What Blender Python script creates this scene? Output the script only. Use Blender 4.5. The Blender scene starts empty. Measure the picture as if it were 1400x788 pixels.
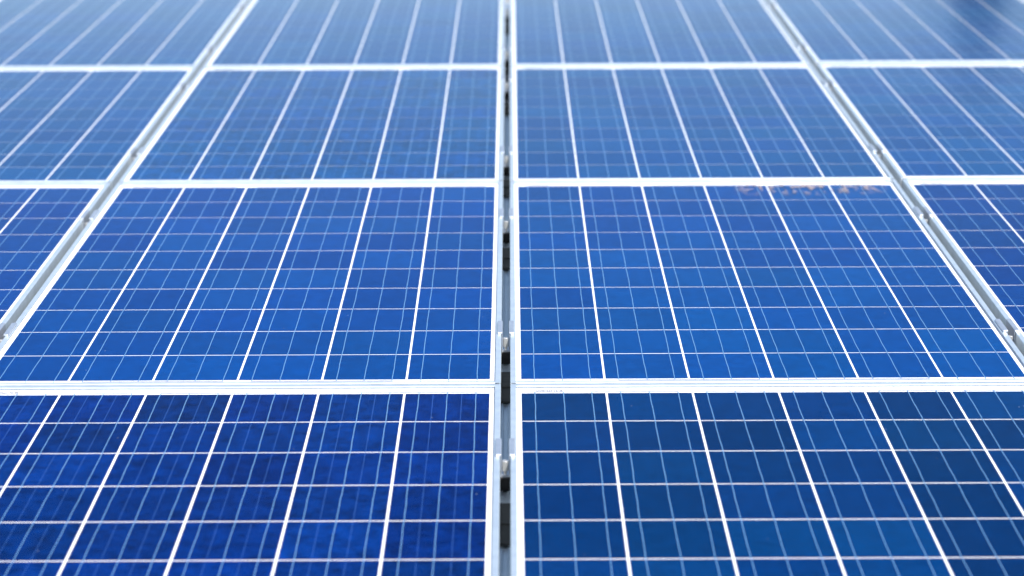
import bpy, bmesh, math, random
from mathutils import Vector, Matrix

scene = bpy.context.scene
C = scene.collection
R = math.radians

# ------------------------------------------------------------------ camera
# solved from the cell grid of the four middle panels (pitch 159.5 x 158 mm)
CAM_F = 3076.35 / 1400 * 36.0
yaw, pitch, roll = 0.00021, 0.2773, -0.00396
cam_pos = Vector((0.01036, -2.37438, 1.32756))
fw = Vector((math.sin(yaw) * math.cos(pitch), math.cos(yaw) * math.cos(pitch), -math.sin(pitch)))
rt = Vector((math.cos(yaw), -math.sin(yaw), 0))
up = rt.cross(fw)
r2 = math.cos(roll) * rt + math.sin(roll) * up
u2 = -math.sin(roll) * rt + math.cos(roll) * up
cd = bpy.data.cameras.new('camera')
cam = bpy.data.objects.new('camera', cd)
C.objects.link(cam)
m = Matrix((r2, u2, -fw)).transposed().to_4x4()
m.translation = cam_pos
cam.matrix_world = m
cd.sensor_width = 36.0
cd.sensor_fit = 'HORIZONTAL'
cd.lens = CAM_F
cd.clip_start = 0.05
cd.clip_end = 2000
cd.dof.use_dof = True
cd.dof.focus_distance = 4.42
cd.dof.aperture_fstop = 3.5
scene.camera = cam

# ------------------------------------------------------------------ light
SUN_EL, SUN_AZ = 50.0, 152.0        # behind the camera, over its right shoulder
world = bpy.data.worlds.new('World')
scene.world = world
world.use_nodes = True
wn = world.node_tree.nodes
wl = world.node_tree.links
sky = wn.new('ShaderNodeTexSky')
sky.sky_type = 'NISHITA'
sky.sun_disc = False
sky.sun_elevation = R(SUN_EL)
sky.sun_rotation = R(SUN_AZ)
sky.air_density = 1.0
sky.dust_density = 1.2
sky.ozone_density = 1.2
wn['Background'].inputs['Strength'].default_value = 0.125
wl.new(sky.outputs[0], wn['Background'].inputs[0])
sd = bpy.data.lights.new('sun', 'SUN')
sd.energy = 5.0
sd.angle = R(0.53)
sd.color = (1.0, 0.98, 0.95)
sun = bpy.data.objects.new('sun', sd)
C.objects.link(sun)
a = R(SUN_AZ)
sdir = Vector((math.sin(a) * math.cos(R(SUN_EL)), math.cos(a) * math.cos(R(SUN_EL)), math.sin(R(SUN_EL))))
sun.rotation_euler = sdir.to_track_quat('Z', 'Y').to_euler()
sun.location = (0, -3, 6)

vs = scene.view_settings
vs.view_transform = 'Standard'
vs.look = 'None'
vs.gamma = 1.0
vs.exposure = 0.75
vs.use_curve_mapping = False
scene.render.engine = 'CYCLES'
scene.cycles.transparent_max_bounces = 16

# ------------------------------------------------------------------ materials
def new_mat(name):
    mt = bpy.data.materials.new(name)
    mt.use_nodes = True
    nt = mt.node_tree
    return mt, nt, nt.nodes['Principled BSDF'], nt.nodes['Material Output']

def N(nt, kind, **kw):
    n = nt.nodes.new(kind)
    for k, v in kw.items():
        setattr(n, k, v)
    return n

def mathn(nt, op, a=None, b=None, clamp=False):
    n = nt.nodes.new('ShaderNodeMath')
    n.operation = op
    n.use_clamp = clamp
    for i, v in enumerate((a, b)):
        if v is None:
            continue
        if isinstance(v, (int, float)):
            n.inputs[i].default_value = v
        else:
            nt.links.new(v, n.inputs[i])
    return n.outputs[0]

def mixc(nt, fac, a, b, blend='MIX'):
    n = nt.nodes.new('ShaderNodeMix')
    n.data_type = 'RGBA'
    n.blend_type = blend
    for i, v in ((0, fac), (6, a), (7, b)):
        if isinstance(v, (int, float)):
            n.inputs[i].default_value = v
        elif isinstance(v, tuple):
            n.inputs[i].default_value = v
        else:
            nt.links.new(v, n.inputs[i])
    return n.outputs[2]

def cell_mat(name, extra_lines, mottled):
    """polycrystalline silicon: tint from the object's colour, crystal grains, fine print"""
    mt, nt, bs, out = new_mat(name)
    L = nt.links
    tc = N(nt, 'ShaderNodeTexCoord')
    oi = N(nt, 'ShaderNodeObjectInfo')
    off = N(nt, 'ShaderNodeVectorMath', operation='SCALE')
    off.inputs[0].default_value = (7.3, 3.1, 5.7)
    L.new(oi.outputs['Random'], off.inputs['Scale'])
    p = N(nt, 'ShaderNodeVectorMath', operation='ADD')
    L.new(tc.outputs['Object'], p.inputs[0])
    L.new(off.outputs[0], p.inputs[1])
    vo = N(nt, 'ShaderNodeTexVoronoi')
    vo.inputs['Scale'].default_value = 95
    L.new(p.outputs[0], vo.inputs['Vector'])
    sep = N(nt, 'ShaderNodeSeparateColor')
    L.new(vo.outputs['Color'], sep.inputs[0])
    no = N(nt, 'ShaderNodeTexNoise')
    no.inputs['Scale'].default_value = 32
    no.inputs['Detail'].default_value = 5
    L.new(p.outputs[0], no.inputs['Vector'])
    nf = N(nt, 'ShaderNodeTexNoise')
    nf.inputs['Scale'].default_value = 420
    nf.inputs['Detail'].default_value = 2
    L.new(p.outputs[0], nf.inputs['Vector'])
    amp = 1.5 if mottled else 0.42
    v1 = mathn(nt, 'MULTIPLY', mathn(nt, 'SUBTRACT', sep.outputs[0], 0.5), 0.30 if mottled else 0.16)
    v2 = mathn(nt, 'MULTIPLY', mathn(nt, 'SUBTRACT', no.outputs['Fac'], 0.5), amp)
    v3 = mathn(nt, 'MULTIPLY', mathn(nt, 'SUBTRACT', nf.outputs['Fac'], 0.5), 0.30)
    val = mathn(nt, 'ADD', mathn(nt, 'ADD', mathn(nt, 'ADD', v1, v2), v3), 1.0)
    vec = N(nt, 'ShaderNodeVectorMath', operation='SCALE')
    L.new(oi.outputs['Color'], vec.inputs[0])
    L.new(val, vec.inputs['Scale'])
    col = vec.outputs[0]
    # sparse pale specks of dust
    sp = N(nt, 'ShaderNodeTexVoronoi')
    sp.inputs['Scale'].default_value = 26
    L.new(p.outputs[0], sp.inputs['Vector'])
    ss = N(nt, 'ShaderNodeSeparateColor')
    L.new(sp.outputs['Color'], ss.inputs[0])
    speck = mathn(nt, 'MULTIPLY', mathn(nt, 'LESS_THAN', sp.outputs['Distance'], 0.035),
                  mathn(nt, 'GREATER_THAN', ss.outputs[1], 0.72))
    col = mixc(nt, mathn(nt, 'MULTIPLY', speck, 0.35), col, (0.35, 0.45, 0.6, 1))
    if extra_lines:
        sx = N(nt, 'ShaderNodeSeparateXYZ')
        L.new(tc.outputs['Object'], sx.inputs[0])
        ax = mathn(nt, 'ABSOLUTE', sx.outputs[0])
        ln = mathn(nt, 'LESS_THAN', mathn(nt, 'ABSOLUTE', mathn(nt, 'SUBTRACT', ax, 0.0265)), 0.0004)
        col = mixc(nt, mathn(nt, 'MULTIPLY', ln, 0.5), col, (0.05, 0.14, 0.42, 1))
    L.new(col, bs.inputs['Base Color'])
    bs.inputs['Roughness'].default_value = 0.45
    bs.inputs['Specular IOR Level'].default_value = 0.0
    return mt

M = {}
M['cell'] = cell_mat('silicon_cell', False, False)
M['cell_lined'] = cell_mat('silicon_cell_lined', True, True)

mt, nt, bs, out = new_mat('backsheet_white')
no = N(nt, 'ShaderNodeTexNoise'); no.inputs['Scale'].default_value = 60
cr = N(nt, 'ShaderNodeValToRGB')
cr.color_ramp.elements[0].color = (0.74, 0.75, 0.77, 1); cr.color_ramp.elements[1].color = (0.84, 0.84, 0.85, 1)
nt.links.new(no.outputs['Fac'], cr.inputs[0]); nt.links.new(cr.outputs[0], bs.inputs['Base Color'])
bs.inputs['Roughness'].default_value = 0.6
M['backsheet'] = mt

def metal(name, c0, c1, rough, scale=(1, 1, 1), metallic=1.0, nscale=40, rvar=0.12):
    mt, nt, bs, out = new_mat(name)
    L = nt.links
    tc = N(nt, 'ShaderNodeTexCoord')
    mp = N(nt, 'ShaderNodeMapping')
    mp.inputs['Scale'].default_value = scale
    L.new(tc.outputs['Object'], mp.inputs[0])
    no = N(nt, 'ShaderNodeTexNoise')
    no.inputs['Scale'].default_value = nscale
    no.inputs['Detail'].default_value = 6
    L.new(mp.outputs[0], no.inputs['Vector'])
    cr = N(nt, 'ShaderNodeValToRGB')
    cr.color_ramp.elements[0].position = 0.3; cr.color_ramp.elements[1].position = 0.7
    cr.color_ramp.elements[0].color = (*c0, 1); cr.color_ramp.elements[1].color = (*c1, 1)
    L.new(no.outputs['Fac'], cr.inputs[0])
    L.new(cr.outputs[0], bs.inputs['Base Color'])
    bs.inputs['Metallic'].default_value = metallic
    ro = mathn(nt, 'ADD', mathn(nt, 'MULTIPLY', no.outputs['Fac'], rvar), rough - rvar / 2)
    L.new(ro, bs.inputs['Roughness'])
    return mt

M['frame'] = metal('anodised_aluminium', (0.64, 0.70, 0.74), (0.74, 0.80, 0.84), 0.40, metallic=0.78)
M['clamp'] = metal('clamp_aluminium', (0.48, 0.51, 0.56), (0.58, 0.61, 0.66), 0.38, metallic=0.8)
M['steel'] = metal('bolt_steel', (0.66, 0.64, 0.60), (0.80, 0.78, 0.74), 0.32, metallic=0.8)
M['ribbon'] = metal('tinned_ribbon', (0.09, 0.23, 0.42), (0.15, 0.31, 0.52), 0.45, metallic=0.3, nscale=90)
M['bus'] = metal('bus_ribbon', (0.25, 0.25, 0.31), (0.36, 0.35, 0.42), 0.4, metallic=0.4, nscale=90)
M['rail'] = metal('black_rail', (0.008, 0.008, 0.009), (0.016, 0.016, 0.017), 0.6, metallic=0.3)  # one even near-black tone over the whole rail
M['beam'] = metal('galvanised_beam', (0.52, 0.62, 0.70), (0.62, 0.72, 0.80), 0.4, metallic=0.6, nscale=25)
M['plate'] = metal('matte_black_plate', (0.03, 0.034, 0.034), (0.06, 0.064, 0.062), 0.8, metallic=0.0)
M['ink'] = metal('label_ink', (0.04, 0.04, 0.05), (0.08, 0.08, 0.09), 0.7, metallic=0.0)

def glass_mat(name, dirt):
    mt, nt, bs, out = new_mat(name)
    L = nt.links
    nt.nodes.remove(bs)
    tr = N(nt, 'ShaderNodeBsdfTransparent')
    gl = N(nt, 'ShaderNodeBsdfGlossy')
    gl.inputs['Roughness'].default_value = 0.125
    fr = N(nt, 'ShaderNodeFresnel')
    fr.inputs['IOR'].default_value = 1.15      # anti-reflective solar glass: low at steep, strong at grazing angles
    ge = N(nt, 'ShaderNodeNewGeometry')
    refl = mathn(nt, 'MULTIPLY', mathn(nt, 'POWER', fr.outputs[0], 2.0), 4.6, True)
    fac = mathn(nt, 'MULTIPLY', refl, mathn(nt, 'SUBTRACT', 1.0, ge.outputs['Backfacing']))
    mx = N(nt, 'ShaderNodeMixShader')
    L.new(fac, mx.inputs[0]); L.new(tr.outputs[0], mx.inputs[1]); L.new(gl.outputs[0], mx.inputs[2])
    # thin dust film, patchy
    tc = N(nt, 'ShaderNodeTexCoord')
    oi = N(nt, 'ShaderNodeObjectInfo')
    p = N(nt, 'ShaderNodeVectorMath', operation='ADD')
    off = N(nt, 'ShaderNodeVectorMath', operation='SCALE')
    off.inputs[0].default_value = (17.3, 9.1, 5.7)
    L.new(oi.outputs['Random'], off.inputs['Scale'])
    L.new(tc.outputs['Object'], p.inputs[0]); L.new(off.outputs[0], p.inputs[1])
    no = N(nt, 'ShaderNodeTexNoise')
    no.inputs['Scale'].default_value = 3.2; no.inputs['Detail'].default_value = 6
    L.new(p.outputs[0], no.inputs['Vector'])
    df = N(nt, 'ShaderNodeBsdfDiffuse')
    df.inputs['Color'].default_value = (0.62, 0.64, 0.66, 1)
    film = mathn(nt, 'MULTIPLY', mathn(nt, 'MULTIPLY', no.outputs['Fac'], 0.004),
                 mathn(nt, 'SUBTRACT', 1.0, ge.outputs['Backfacing']))
    m2 = N(nt, 'ShaderNodeMixShader')
    L.new(film, m2.inputs[0]); L.new(mx.outputs[0], m2.inputs[1]); L.new(df.outputs[0], m2.inputs[2])
    final = m2
    if dirt:
        sx = N(nt, 'ShaderNodeSeparateXYZ')
        L.new(tc.outputs['Object'], sx.inputs[0])
        n2 = N(nt, 'ShaderNodeTexNoise'); n2.inputs['Scale'].default_value = 58; n2.inputs['Detail'].default_value = 5
        n3 = N(nt, 'ShaderNodeTexNoise'); n3.inputs['Scale'].default_value = 5.5
        mp = N(nt, 'ShaderNodeMapping'); mp.inputs['Scale'].default_value = (1, 0.35, 1); L.new(tc.outputs['Object'], mp.inputs[0])
        L.new(mp.outputs[0], n2.inputs['Vector']); L.new(tc.outputs['Object'], n3.inputs['Vector'])
        def ramp(v, lo, hi):
            r = N(nt, 'ShaderNodeMapRange'); r.interpolation_type = 'SMOOTHSTEP'
            r.inputs['From Min'].default_value = lo; r.inputs['From Max'].default_value = hi
            L.new(v, r.inputs['Value']); return r.outputs[0]
        mx_ = mathn(nt, 'MULTIPLY', ramp(sx.outputs[0], 0.06, 0.12), ramp(sx.outputs[0], 0.47, 0.42))
        my_ = mathn(nt, 'MULTIPLY', ramp(sx.outputs[1], 0.64, 0.75), ramp(sx.outputs[1], 0.797, 0.785))
        sm = mathn(nt, 'MULTIPLY', ramp(n2.outputs['Fac'], 0.45, 0.62), ramp(n3.outputs['Fac'], 0.26, 0.46))
        k = mathn(nt, 'MULTIPLY', mathn(nt, 'MULTIPLY', mx_, my_), sm)
        k = mathn(nt, 'MULTIPLY', mathn(nt, 'MULTIPLY', k, 0.55), mathn(nt, 'SUBTRACT', 1.0, ge.outputs['Backfacing']))
        d2 = N(nt, 'ShaderNodeBsdfDiffuse'); d2.inputs['Color'].default_value = (0.36, 0.29, 0.26, 1)
        m3 = N(nt, 'ShaderNodeMixShader')
        L.new(k, m3.inputs[0]); L.new(m2.outputs[0], m3.inputs[1]); L.new(d2.outputs[0], m3.inputs[2])
        final = m3
    L.new(final.outputs[0], out.inputs[0])
    return mt
M['glass'] = glass_mat('solar_glass', False)
M['glass_dirty'] = glass_mat('solar_glass_smeared', True)

mt, nt, bs, out = new_mat('gravel_ground')
no = N(nt, 'ShaderNodeTexNoise'); no.inputs['Scale'].default_value = 35; no.inputs['Detail'].default_value = 8
tc = N(nt, 'ShaderNodeTexCoord'); nt.links.new(tc.outputs['Object'], no.inputs['Vector'])
cr = N(nt, 'ShaderNodeValToRGB')
cr.color_ramp.elements[0].color = (0.16, 0.16, 0.15, 1); cr.color_ramp.elements[1].color = (0.34, 0.33, 0.31, 1)
nt.links.new(no.outputs['Fac'], cr.inputs[0]); nt.links.new(cr.outputs[0], bs.inputs['Base Color'])
bs.inputs['Roughness'].default_value = 0.9
M['ground'] = mt
for nm, c0, c1 in (('leaf', (0.018, 0.035, 0.012), (0.05, 0.08, 0.025)), ('bark', (0.06, 0.045, 0.03), (0.12, 0.09, 0.07))):
    M[nm] = metal('tree_' + nm, c0, c1, 0.75, metallic=0.0, nscale=6)

# ------------------------------------------------------------------ mesh helpers
def add_box(bm, x0, x1, y0, y1, z0, z1, bevel=0.0, segs=1):
    vs_ = [bm.verts.new((x, y, z)) for z in (z0, z1) for y in (y0, y1) for x in (x0, x1)]
    q = [(0, 2, 3, 1), (4, 5, 7, 6), (0, 1, 5, 4), (2, 6, 7, 3), (0, 4, 6, 2), (1, 3, 7, 5)]
    fs = [bm.faces.new([vs_[i] for i in f]) for f in q]
    if bevel:
        es = {e for f in fs for e in f.edges}
        bmesh.ops.bevel(bm, geom=list(es), offset=bevel, segments=segs, affect='EDGES', profile=0.5)
    return vs_

def mesh(name, bm, mat, smooth=False):
    me = bpy.data.meshes.new(name)
    bm.normal_update()
    bm.to_mesh(me)
    bm.free()
    me.materials.append(mat)
    if smooth:
        for p in me.polygons:
            p.use_smooth = True
    return me

def obj(name, me, parent=None, loc=(0, 0, 0)):
    o = bpy.data.objects.new(name, me)
    C.objects.link(o)
    o.location = loc
    if parent is not None:
        o.parent = parent
    return o

def tag(o, label, cat, group=None):
    o['label'] = label
    o['category'] = cat
    if group:
        o['group'] = group

# ------------------------------------------------------------------ dimensions
A, B = 0.1595, 0.158                # string pitch, cell pitch
CW, CH = 0.1553, 0.1536             # cell size
PU = 6 * A + 0.0548                 # panel pitch across
PV = 10 * B + 0.08145               # panel pitch along
GAPU, GAPV = 0.0180, 0.0090
W, LN = PU - GAPU, PV - GAPV
LIP = 0.0105
Z_TOP, Z_BOT = 0.0052, -0.0315      # frame top / bottom (cell face at 0)
BASE = Z_BOT
G_Z = -0.1200                       # ground level
RAIL_Z = Z_BOT - 0.025
X_C = -0.0015                       # central gap

# ------------------------------------------------------------------ setting
bm = bmesh.new()
add_box(bm, -150, 150, -60, 240, G_Z - 0.2, G_Z)
g = obj('ground', mesh('ground', bm, M['ground']))
g['kind'] = 'structure'

# ------------------------------------------------------------------ panel meshes
rng = random.Random(7)
bm = bmesh.new(); add_box(bm, -CW/2, CW/2, -CH/2, CH/2, -0.0004, 0.0)
ME_CELL = mesh('cell', bm, M['cell'])
bm = bmesh.new(); add_box(bm, -CW/2, CW/2, -CH/2, CH/2, -0.0004, 0.0)
ME_CELL_L = mesh('cell_lined', bm, M['cell_lined'])

def ribbon_mesh(y0, y1, seed, w=0.0014):
    r = random.Random(seed)
    bm = bmesh.new()
    n = 64
    rows = []
    ph = [r.uniform(0, 6.28) for _ in range(4)]
    for i in range(n + 1):
        y = y0 + (y1 - y0) * i / n
        dx = 0.00033 * math.sin(y * 38 + ph[0]) + 0.00022 * math.sin(y * 91 + ph[1]) + 0.0004 * math.sin(y * 9 + ph[2])
        rows.append([bm.verts.new((dx - w/2, y, 0.0001)), bm.verts.new((dx - w/2, y, 0.0004)),
                     bm.verts.new((dx + w/2, y, 0.0004)), bm.verts.new((dx + w/2, y, 0.0001))])
    for p, q in zip(rows, rows[1:]):
        for k in range(3):
            bm.faces.new((p[k], q[k], q[k+1], p[k+1]))
    bm.faces.new(rows[0]); bm.faces.new(rows[-1][::-1])
    bmesh.ops.recalc_face_normals(bm, faces=bm.faces)
    return mesh('busbar', bm, M['ribbon'])
Y_N, Y_F = -5 * B, 5 * B
RB_LONG = [ribbon_mesh(Y_N - 0.0185, Y_F + 0.006, s) for s in (1, 2, 3)]
RB_SHORT = [ribbon_mesh(Y_N - 0.0055, Y_F + 0.006, s) for s in (4, 5, 6, 7)]

bm = bmesh.new(); add_box(bm, -W/2 + 0.004, W/2 - 0.004, -LN/2 + 0.004, LN/2 - 0.004, -0.0036, -0.0008)
ME_BACK = mesh('backsheet', bm, M['backsheet'])
gl_box = (-W/2 + 0.004, W/2 - 0.004, -LN/2 + 0.004, LN/2 - 0.004, 0.0008, 0.0040)
bm = bmesh.new(); add_box(bm, *gl_box); ME_GLASS = mesh('glass', bm, M['glass'])
bm = bmesh.new(); add_box(bm, *gl_box); ME_GLASS_D = mesh('glass_smeared', bm, M['glass_dirty'])

def frame_profile(length, axis, mat):
    """an extruded frame bar: outer wall, top lip over the glass, bottom flange"""
    # cross-section: s = distance inward from the outer edge
    prof = [(0.0, Z_BOT), (0.022, Z_BOT), (0.022, Z_BOT + 0.002), (0.0022, Z_BOT + 0.002), (0.0022, -0.0045),
            (0.0035, -0.0045), (0.0035, 0.0042), (LIP, 0.0042), (LIP, Z_TOP - 0.0005), (LIP - 0.0006, Z_TOP),
            (0.0012, Z_TOP), (0.0, Z_TOP - 0.0012)]
    bm = bmesh.new()
    rings = []
    for t in (-length/2, length/2):
        rings.append([bm.verts.new((s, t, z) if axis == 'y' else (t, s, z)) for s, z in prof])
    n = len(prof)
    for k in range(n):
        bm.faces.new((rings[0][k], rings[0][(k+1) % n], rings[1][(k+1) % n], rings[1][k]))
    bm.faces.new(rings[0]); bm.faces.new(rings[1])
    bmesh.ops.recalc_face_normals(bm, faces=bm.faces)
    return mesh('frame_bar', bm, mat)
ME_FL = frame_profile(LN, 'y', M['frame'])
ME_FS = frame_profile(W - 2 * (LIP + 0.0003), 'x', M['frame'])

def bus_mesh(x0, x1, w=0.0042):
    bm = bmesh.new(); add_box(bm, x0, x1, -w/2, w/2, -0.0006, -0.0001)
    return mesh('bus_ribbon', bm, M['bus'])
RX = 0.0530                          # offset of the outer busbars inside a cell
sx = [(i - 2.5) * A for i in range(6)]
ME_PAIR = bus_mesh(-A/2 - RX - 0.001, A/2 + RX + 0.001)
ME_TAP_L = bus_mesh(sx[0] - RX - 0.001, -0.035, 0.005)
ME_TAP_R = bus_mesh(0.035, sx[5] + RX + 0.001, 0.005)

def serial_mesh(seed):
    r = random.Random(seed)
    bm = bmesh.new()
    x = -0.028
    while x < 0.027:
        w = r.choice((0.0016, 0.0022, 0.0028))
        if r.random() < 0.84:
            k = r.randrange(3)
            add_box(bm, x, x + w * 0.45, -0.0036, 0.0036, -0.0006, -0.0002)
            if k != 1:
                add_box(bm, x + w * 0.37, x + w * 0.9, 0.0010, 0.0036, -0.0006, -0.0002)
            if k != 0:
                add_box(bm, x + w * 0.37, x + w * 0.9, -0.0036, -0.0010, -0.0006, -0.0002)
        x += w + 0.0007
    return mesh('serial_number', bm, M['ink'])
ME_SERIAL = [serial_mesh(s) for s in (1, 2, 3)]

# tint of each panel's cells (linear base colour); (column, row)
TINT = {(0, 1): (0.0003, 0.0150, 0.098), (1, 1): (0.0002, 0.0205, 0.086), (-1, 2): (0.0006, 0.0315, 0.150),
        (2, 2): (0.0006, 0.0285, 0.138), (0, 2): (0.0003, 0.0345, 0.160), (1, 2): (0.0003, 0.0370, 0.160)}
LABEL = 'plain blue solar panel at the outer edge of the array, silver frame'
PANEL_LABEL = {
    (1, 2): 'blue solar panel with a brown dirt smear along one end',
    (0, 1): 'mottled dark blue solar panel with faint thin lines between its busbars',
    (0, 3): 'lighter blue solar panel with faint thin lines between its busbars',
    (1, 1): 'dark teal blue solar panel beside the mottled dark blue panel',
    (0, 2): 'blue solar panel between the mottled panel and the lighter thin-lined panel',
    (2, 2): 'slightly darker blue solar panel across the gap from the smeared panel',
    (1, 3): 'blue solar panel meeting the dirt-smeared end of the smeared panel',
    (2, 4): 'pale blue solar panel mirroring a dark treetop in its glass',
    (2, 3): 'blue solar panel end to end with the one mirroring a treetop',
    (1, 4): 'pale blue solar panel beside the treetop-mirroring one, across from the lined column',
    (0, 4): 'pale blue solar panel at the end of the column with both thin-lined panels',
    (-1, 3): 'blue solar panel across an outer gap from the lighter thin-lined panel',
    (-1, 1): 'blue solar panel across an outer gap from the mottled dark blue panel',
    (2, 1): 'blue solar panel across an outer gap from the dark teal panel',
    (-1, 2): 'blue solar panel across an outer gap from the panel between the lined ones',
}
GROUP = 'solar panels of the array'
LINED = {(0, 1), (0, 3)}
ROW_SHIFT = {1: 0, 2: 0, 3: 0.006, 4: 0.017}
COL_SHIFT = {2: {1: 0.003, 2: 0.004, 3: 0.012, 4: 0.030}, 3: {3: 0.012, 4: 0.030}}

def make_panel(c, r):
    cx = X_C + (c - 0.5) * PU
    cy = (r - 1) * PV + 5 * B + ROW_SHIFT[r] + COL_SHIFT.get(c, {}).get(r, 0.0)
    root = bpy.data.objects.new('solar_panel', None)
    C.objects.link(root)
    root.empty_display_size = 0.1
    root.location = (cx, cy, BASE)
    tag(root, PANEL_LABEL.get((c, r), LABEL), 'solar panel', GROUP)
    dz = -BASE
    pr = random.Random(c * 101 + r * 17 + 5)
    obj('backsheet', ME_BACK, root, (0, 0, dz))
    tint = TINT.get((c, r), (0.0004, 0.041, 0.150))
    me_c = ME_CELL_L if (c, r) in LINED else ME_CELL
    spread = 0.22 if r == 1 else 0.10
    for i in range(6):
        for j in range(10):
            o = obj('cell', me_c, root, (sx[i], (j - 4.5) * B, dz))
            k = 1 + pr.uniform(-spread, spread)
            gsh = 1 + pr.uniform(-0.10, 0.10)
            o.color = (tint[0] * k, tint[1] * k * gsh, tint[2] * k, 1)
    for i in range(6):
        for k in (-1, 0, 1):
            me = pr.choice(RB_LONG if i in (0, 5) else RB_SHORT)
            obj('busbar', me, root, (sx[i] + k * RX, 0, dz))
    for xm in (-A, A):
        obj('bus_ribbon', ME_PAIR, root, (xm, Y_N - 0.0055, dz))
    obj('bus_ribbon', ME_TAP_L, root, (0, Y_N - 0.0185, dz))
    obj('bus_ribbon', ME_TAP_R, root, (0, Y_N - 0.0185, dz))
    for xm in (-2 * A, 0, 2 * A):
        obj('bus_ribbon', ME_PAIR, root, (xm, Y_F + 0.006, dz))
    obj('serial_number', pr.choice(ME_SERIAL), root, (sx[0] - 0.024, Y_F + 0.0145, dz))
    obj('glass', ME_GLASS_D if (c, r) == (1, 2) else ME_GLASS, root, (0, 0, dz))
    # four frame bars: the long ones run through, the short ones butt in between
    o = obj('frame_bar', ME_FL, root, (-W/2, 0, dz))
    o = obj('frame_bar', ME_FL, root, (W/2, 0, dz)); o.rotation_euler.z = math.pi
    o = obj('frame_bar', ME_FS, root, (0, -LN/2, dz))
    o = obj('frame_bar', ME_FS, root, (0, LN/2, dz)); o.rotation_euler.z = math.pi
    return root

for r in (1, 2, 3, 4):
    for c in ((-1, 0, 1, 2) if r < 3 else (-2, -1, 0, 1, 2, 3)):
        make_panel(c, r)

# ------------------------------------------------------------------ rails, beams, clamps
RAILS = [0.205, 1.222, 1.930, 2.885, 3.603, 4.570, 5.250, 6.185]
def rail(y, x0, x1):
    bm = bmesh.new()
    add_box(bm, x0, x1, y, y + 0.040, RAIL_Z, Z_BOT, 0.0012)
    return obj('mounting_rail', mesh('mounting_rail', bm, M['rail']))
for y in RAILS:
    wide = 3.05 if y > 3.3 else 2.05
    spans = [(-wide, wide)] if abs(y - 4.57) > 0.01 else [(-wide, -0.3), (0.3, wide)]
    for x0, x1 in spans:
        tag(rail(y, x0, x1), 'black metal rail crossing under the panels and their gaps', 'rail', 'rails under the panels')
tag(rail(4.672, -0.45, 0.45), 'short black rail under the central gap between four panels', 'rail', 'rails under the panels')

def beam(x):
    root = bpy.data.objects.new('support_beam', None)
    C.objects.link(root)
    root.location = (x, 0, G_Z)
    h = RAIL_Z - G_Z
    bm = bmesh.new()
    add_box(bm, -0.032, 0.032, -0.05, 6.7, 0, h - 0.003, 0.001)
    for s in (-1, 1):
        add_box(bm, s * 0.0155 - 0.0115, s * 0.0155 + 0.0115, -0.05, 6.7, h - 0.0032, h, 0.0006)
    obj('profile', mesh('profile', bm, M['beam']), root)
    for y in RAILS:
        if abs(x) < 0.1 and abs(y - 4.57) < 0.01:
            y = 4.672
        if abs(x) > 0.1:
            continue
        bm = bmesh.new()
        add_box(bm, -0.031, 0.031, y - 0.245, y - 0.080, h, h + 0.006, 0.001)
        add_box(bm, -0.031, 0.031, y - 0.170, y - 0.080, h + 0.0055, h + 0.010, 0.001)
        obj('dark_plate', mesh('dark_plate', bm, M['plate']), root)  # stepped dark plate stands in for the beam's dark stretch before each rail
    return root
tag(beam(X_C), 'grey metal beam with raised dark plates under the central gap', 'beam', 'beams under the gaps')
for s in (-1, 1):
    tag(beam(X_C + s * PU), 'plain grey metal beam under an outer gap between panels', 'beam', 'beams under the gaps')

# mid clamp: two ears on the frames, a U channel in the gap, a socket bolt
def clamp_body():
    bm = bmesh.new()
    zt = Z_TOP
    for s in (-1, 1):
        x0, x1 = (0.0064, 0.0168) if s > 0 else (-0.0168, -0.0064)
        add_box(bm, x0, x1, 0, 0.082, zt, zt + 0.0052, 0.0016, 3)
        x0, x1 = (0.0064, 0.0082) if s > 0 else (-0.0082, -0.0064)
        add_box(bm, x0, x1, 0.002, 0.080, Z_BOT + 0.0032, zt + 0.003)
    add_box(bm, -0.0082, 0.0082, 0.0015, 0.0805, Z_BOT, Z_BOT + 0.0035)
    bmesh.ops.translate(bm, verts=bm.verts, vec=(0, 0, -Z_BOT))
    return mesh('clamp_body', bm, M['clamp'])
def bolt_mesh():
    bm = bmesh.new()
    n = 20
    def ring(rad, z):
        return [bm.verts.new((rad * math.cos(2 * math.pi * i / n), rad * math.sin(2 * math.pi * i / n), z)) for i in range(n)]
    prof = [(0.0028, 0.0035), (0.0028, 0.012), (0.0056, 0.010), (0.0056, 0.0275), (0.0051, 0.028), (0.0022, 0.028), (0.0022, 0.0235)]
    rs = [ring(*p) for p in prof]
    for p, q in zip(rs, rs[1:]):
        for i in range(n):
            bm.faces.new((p[i], p[(i+1) % n], q[(i+1) % n], q[i]))
    bm.faces.new(rs[0][::-1]); bm.faces.new(rs[-1])
    bmesh.ops.recalc_face_normals(bm, faces=bm.faces)
    return mesh('bolt', bm, M['steel'], False)
ME_CB, ME_BOLT = clamp_body(), bolt_mesh()
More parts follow.
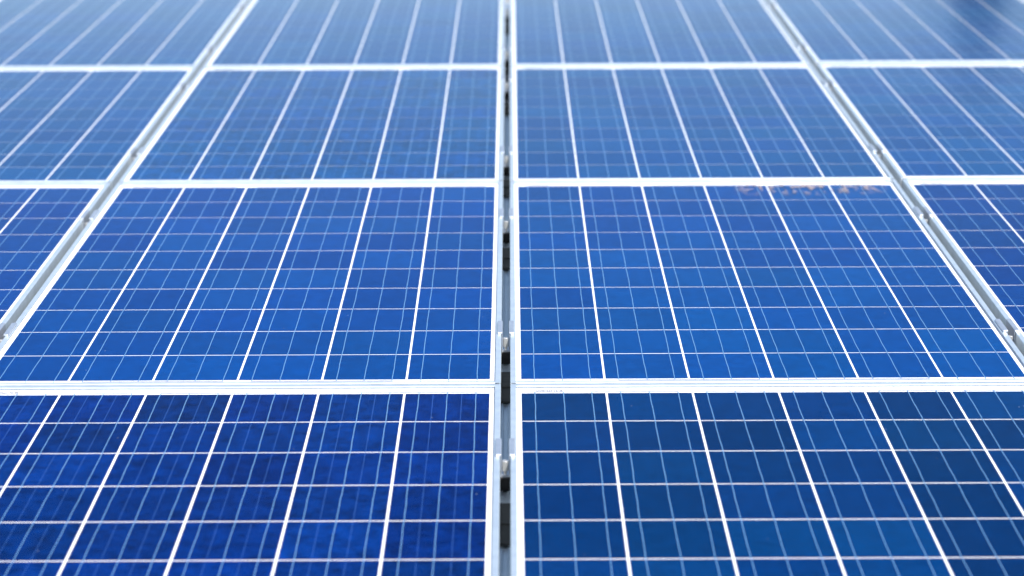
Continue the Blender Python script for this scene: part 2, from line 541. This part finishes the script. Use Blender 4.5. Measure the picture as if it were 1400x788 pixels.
def clamp(x, y):
    root = bpy.data.objects.new('mid_clamp', None)
    C.objects.link(root)
    root.location = (x, y, Z_BOT)
    root.empty_display_size = 0.02
    tag(root, 'small silver clamp with bolt in the central gap over the beam with dark plates' if abs(x) < 0.1
        else 'small silver clamp with bolt in an outer gap between two panels', 'clamp', 'clamps in the gaps between panels')
    obj('clamp_body', ME_CB, root)
    obj('bolt', ME_BOLT, root, (0, 0.0075, 0))
    return root
for y in RAILS:
    for k in ((-1, 0, 1) if y < 3.3 else (-2, -1, 0, 1, 2)):
        yy = 4.672 if (k == 0 and abs(y - 4.57) < 0.01) else y
        clamp(X_C + k * PU, yy)

# ------------------------------------------------------------------ the tree whose top the far glass mirrors
def tree(x, y, h, rad):
    root = bpy.data.objects.new('cypress_tree', None)
    C.objects.link(root)
    root.location = (x, y, G_Z)
    tag(root, 'narrow dark tree beyond the array, its top mirrored in the far glass', 'tree')
    r = random.Random(3)
    bm = bmesh.new()
    n = 8
    rings = []
    for k in range(6):
        t = k / 5
        rr = 0.14 * (1 - t) + 0.02
        rings.append([bm.verts.new((rr * math.cos(2*math.pi*i/n), rr * math.sin(2*math.pi*i/n), t * h * 0.9)) for i in range(n)])
    for p, q in zip(rings, rings[1:]):
        for i in range(n):
            bm.faces.new((p[i], p[(i+1) % n], q[(i+1) % n], q[i]))
    obj('trunk', mesh('trunk', bm, M['bark'], True), root)
    bm = bmesh.new()
    for _ in range(9000):
        t = r.random() ** 0.8
        z = 0.5 + t * (h - 0.5)
        prof = rad * min(1.0, (1 - t) * 2.2 + 0.10) * (0.85 + 0.25 * math.sin(z * 5 + r.random()))
        ang = r.uniform(0, 2 * math.pi)
        rr = prof * math.sqrt(r.random())
        c = Vector((rr * math.cos(ang), rr * math.sin(ang), z))
        s = r.uniform(0.05, 0.12)
        d1 = Vector((r.gauss(0, 1), r.gauss(0, 1), r.gauss(0.6, 1))).normalized() * s
        d2 = Vector((r.gauss(0, 1), r.gauss(0, 1), r.gauss(0, 1))).normalized() * s * 0.5
        bm.faces.new([bm.verts.new(c + d1), bm.verts.new(c + d2), bm.verts.new(c - d1), bm.verts.new(c - d2)])
    obj('crown', mesh('crown', bm, M['leaf']), root)
    return root
tree(8.35, 37.5, 5.7, 1.25)
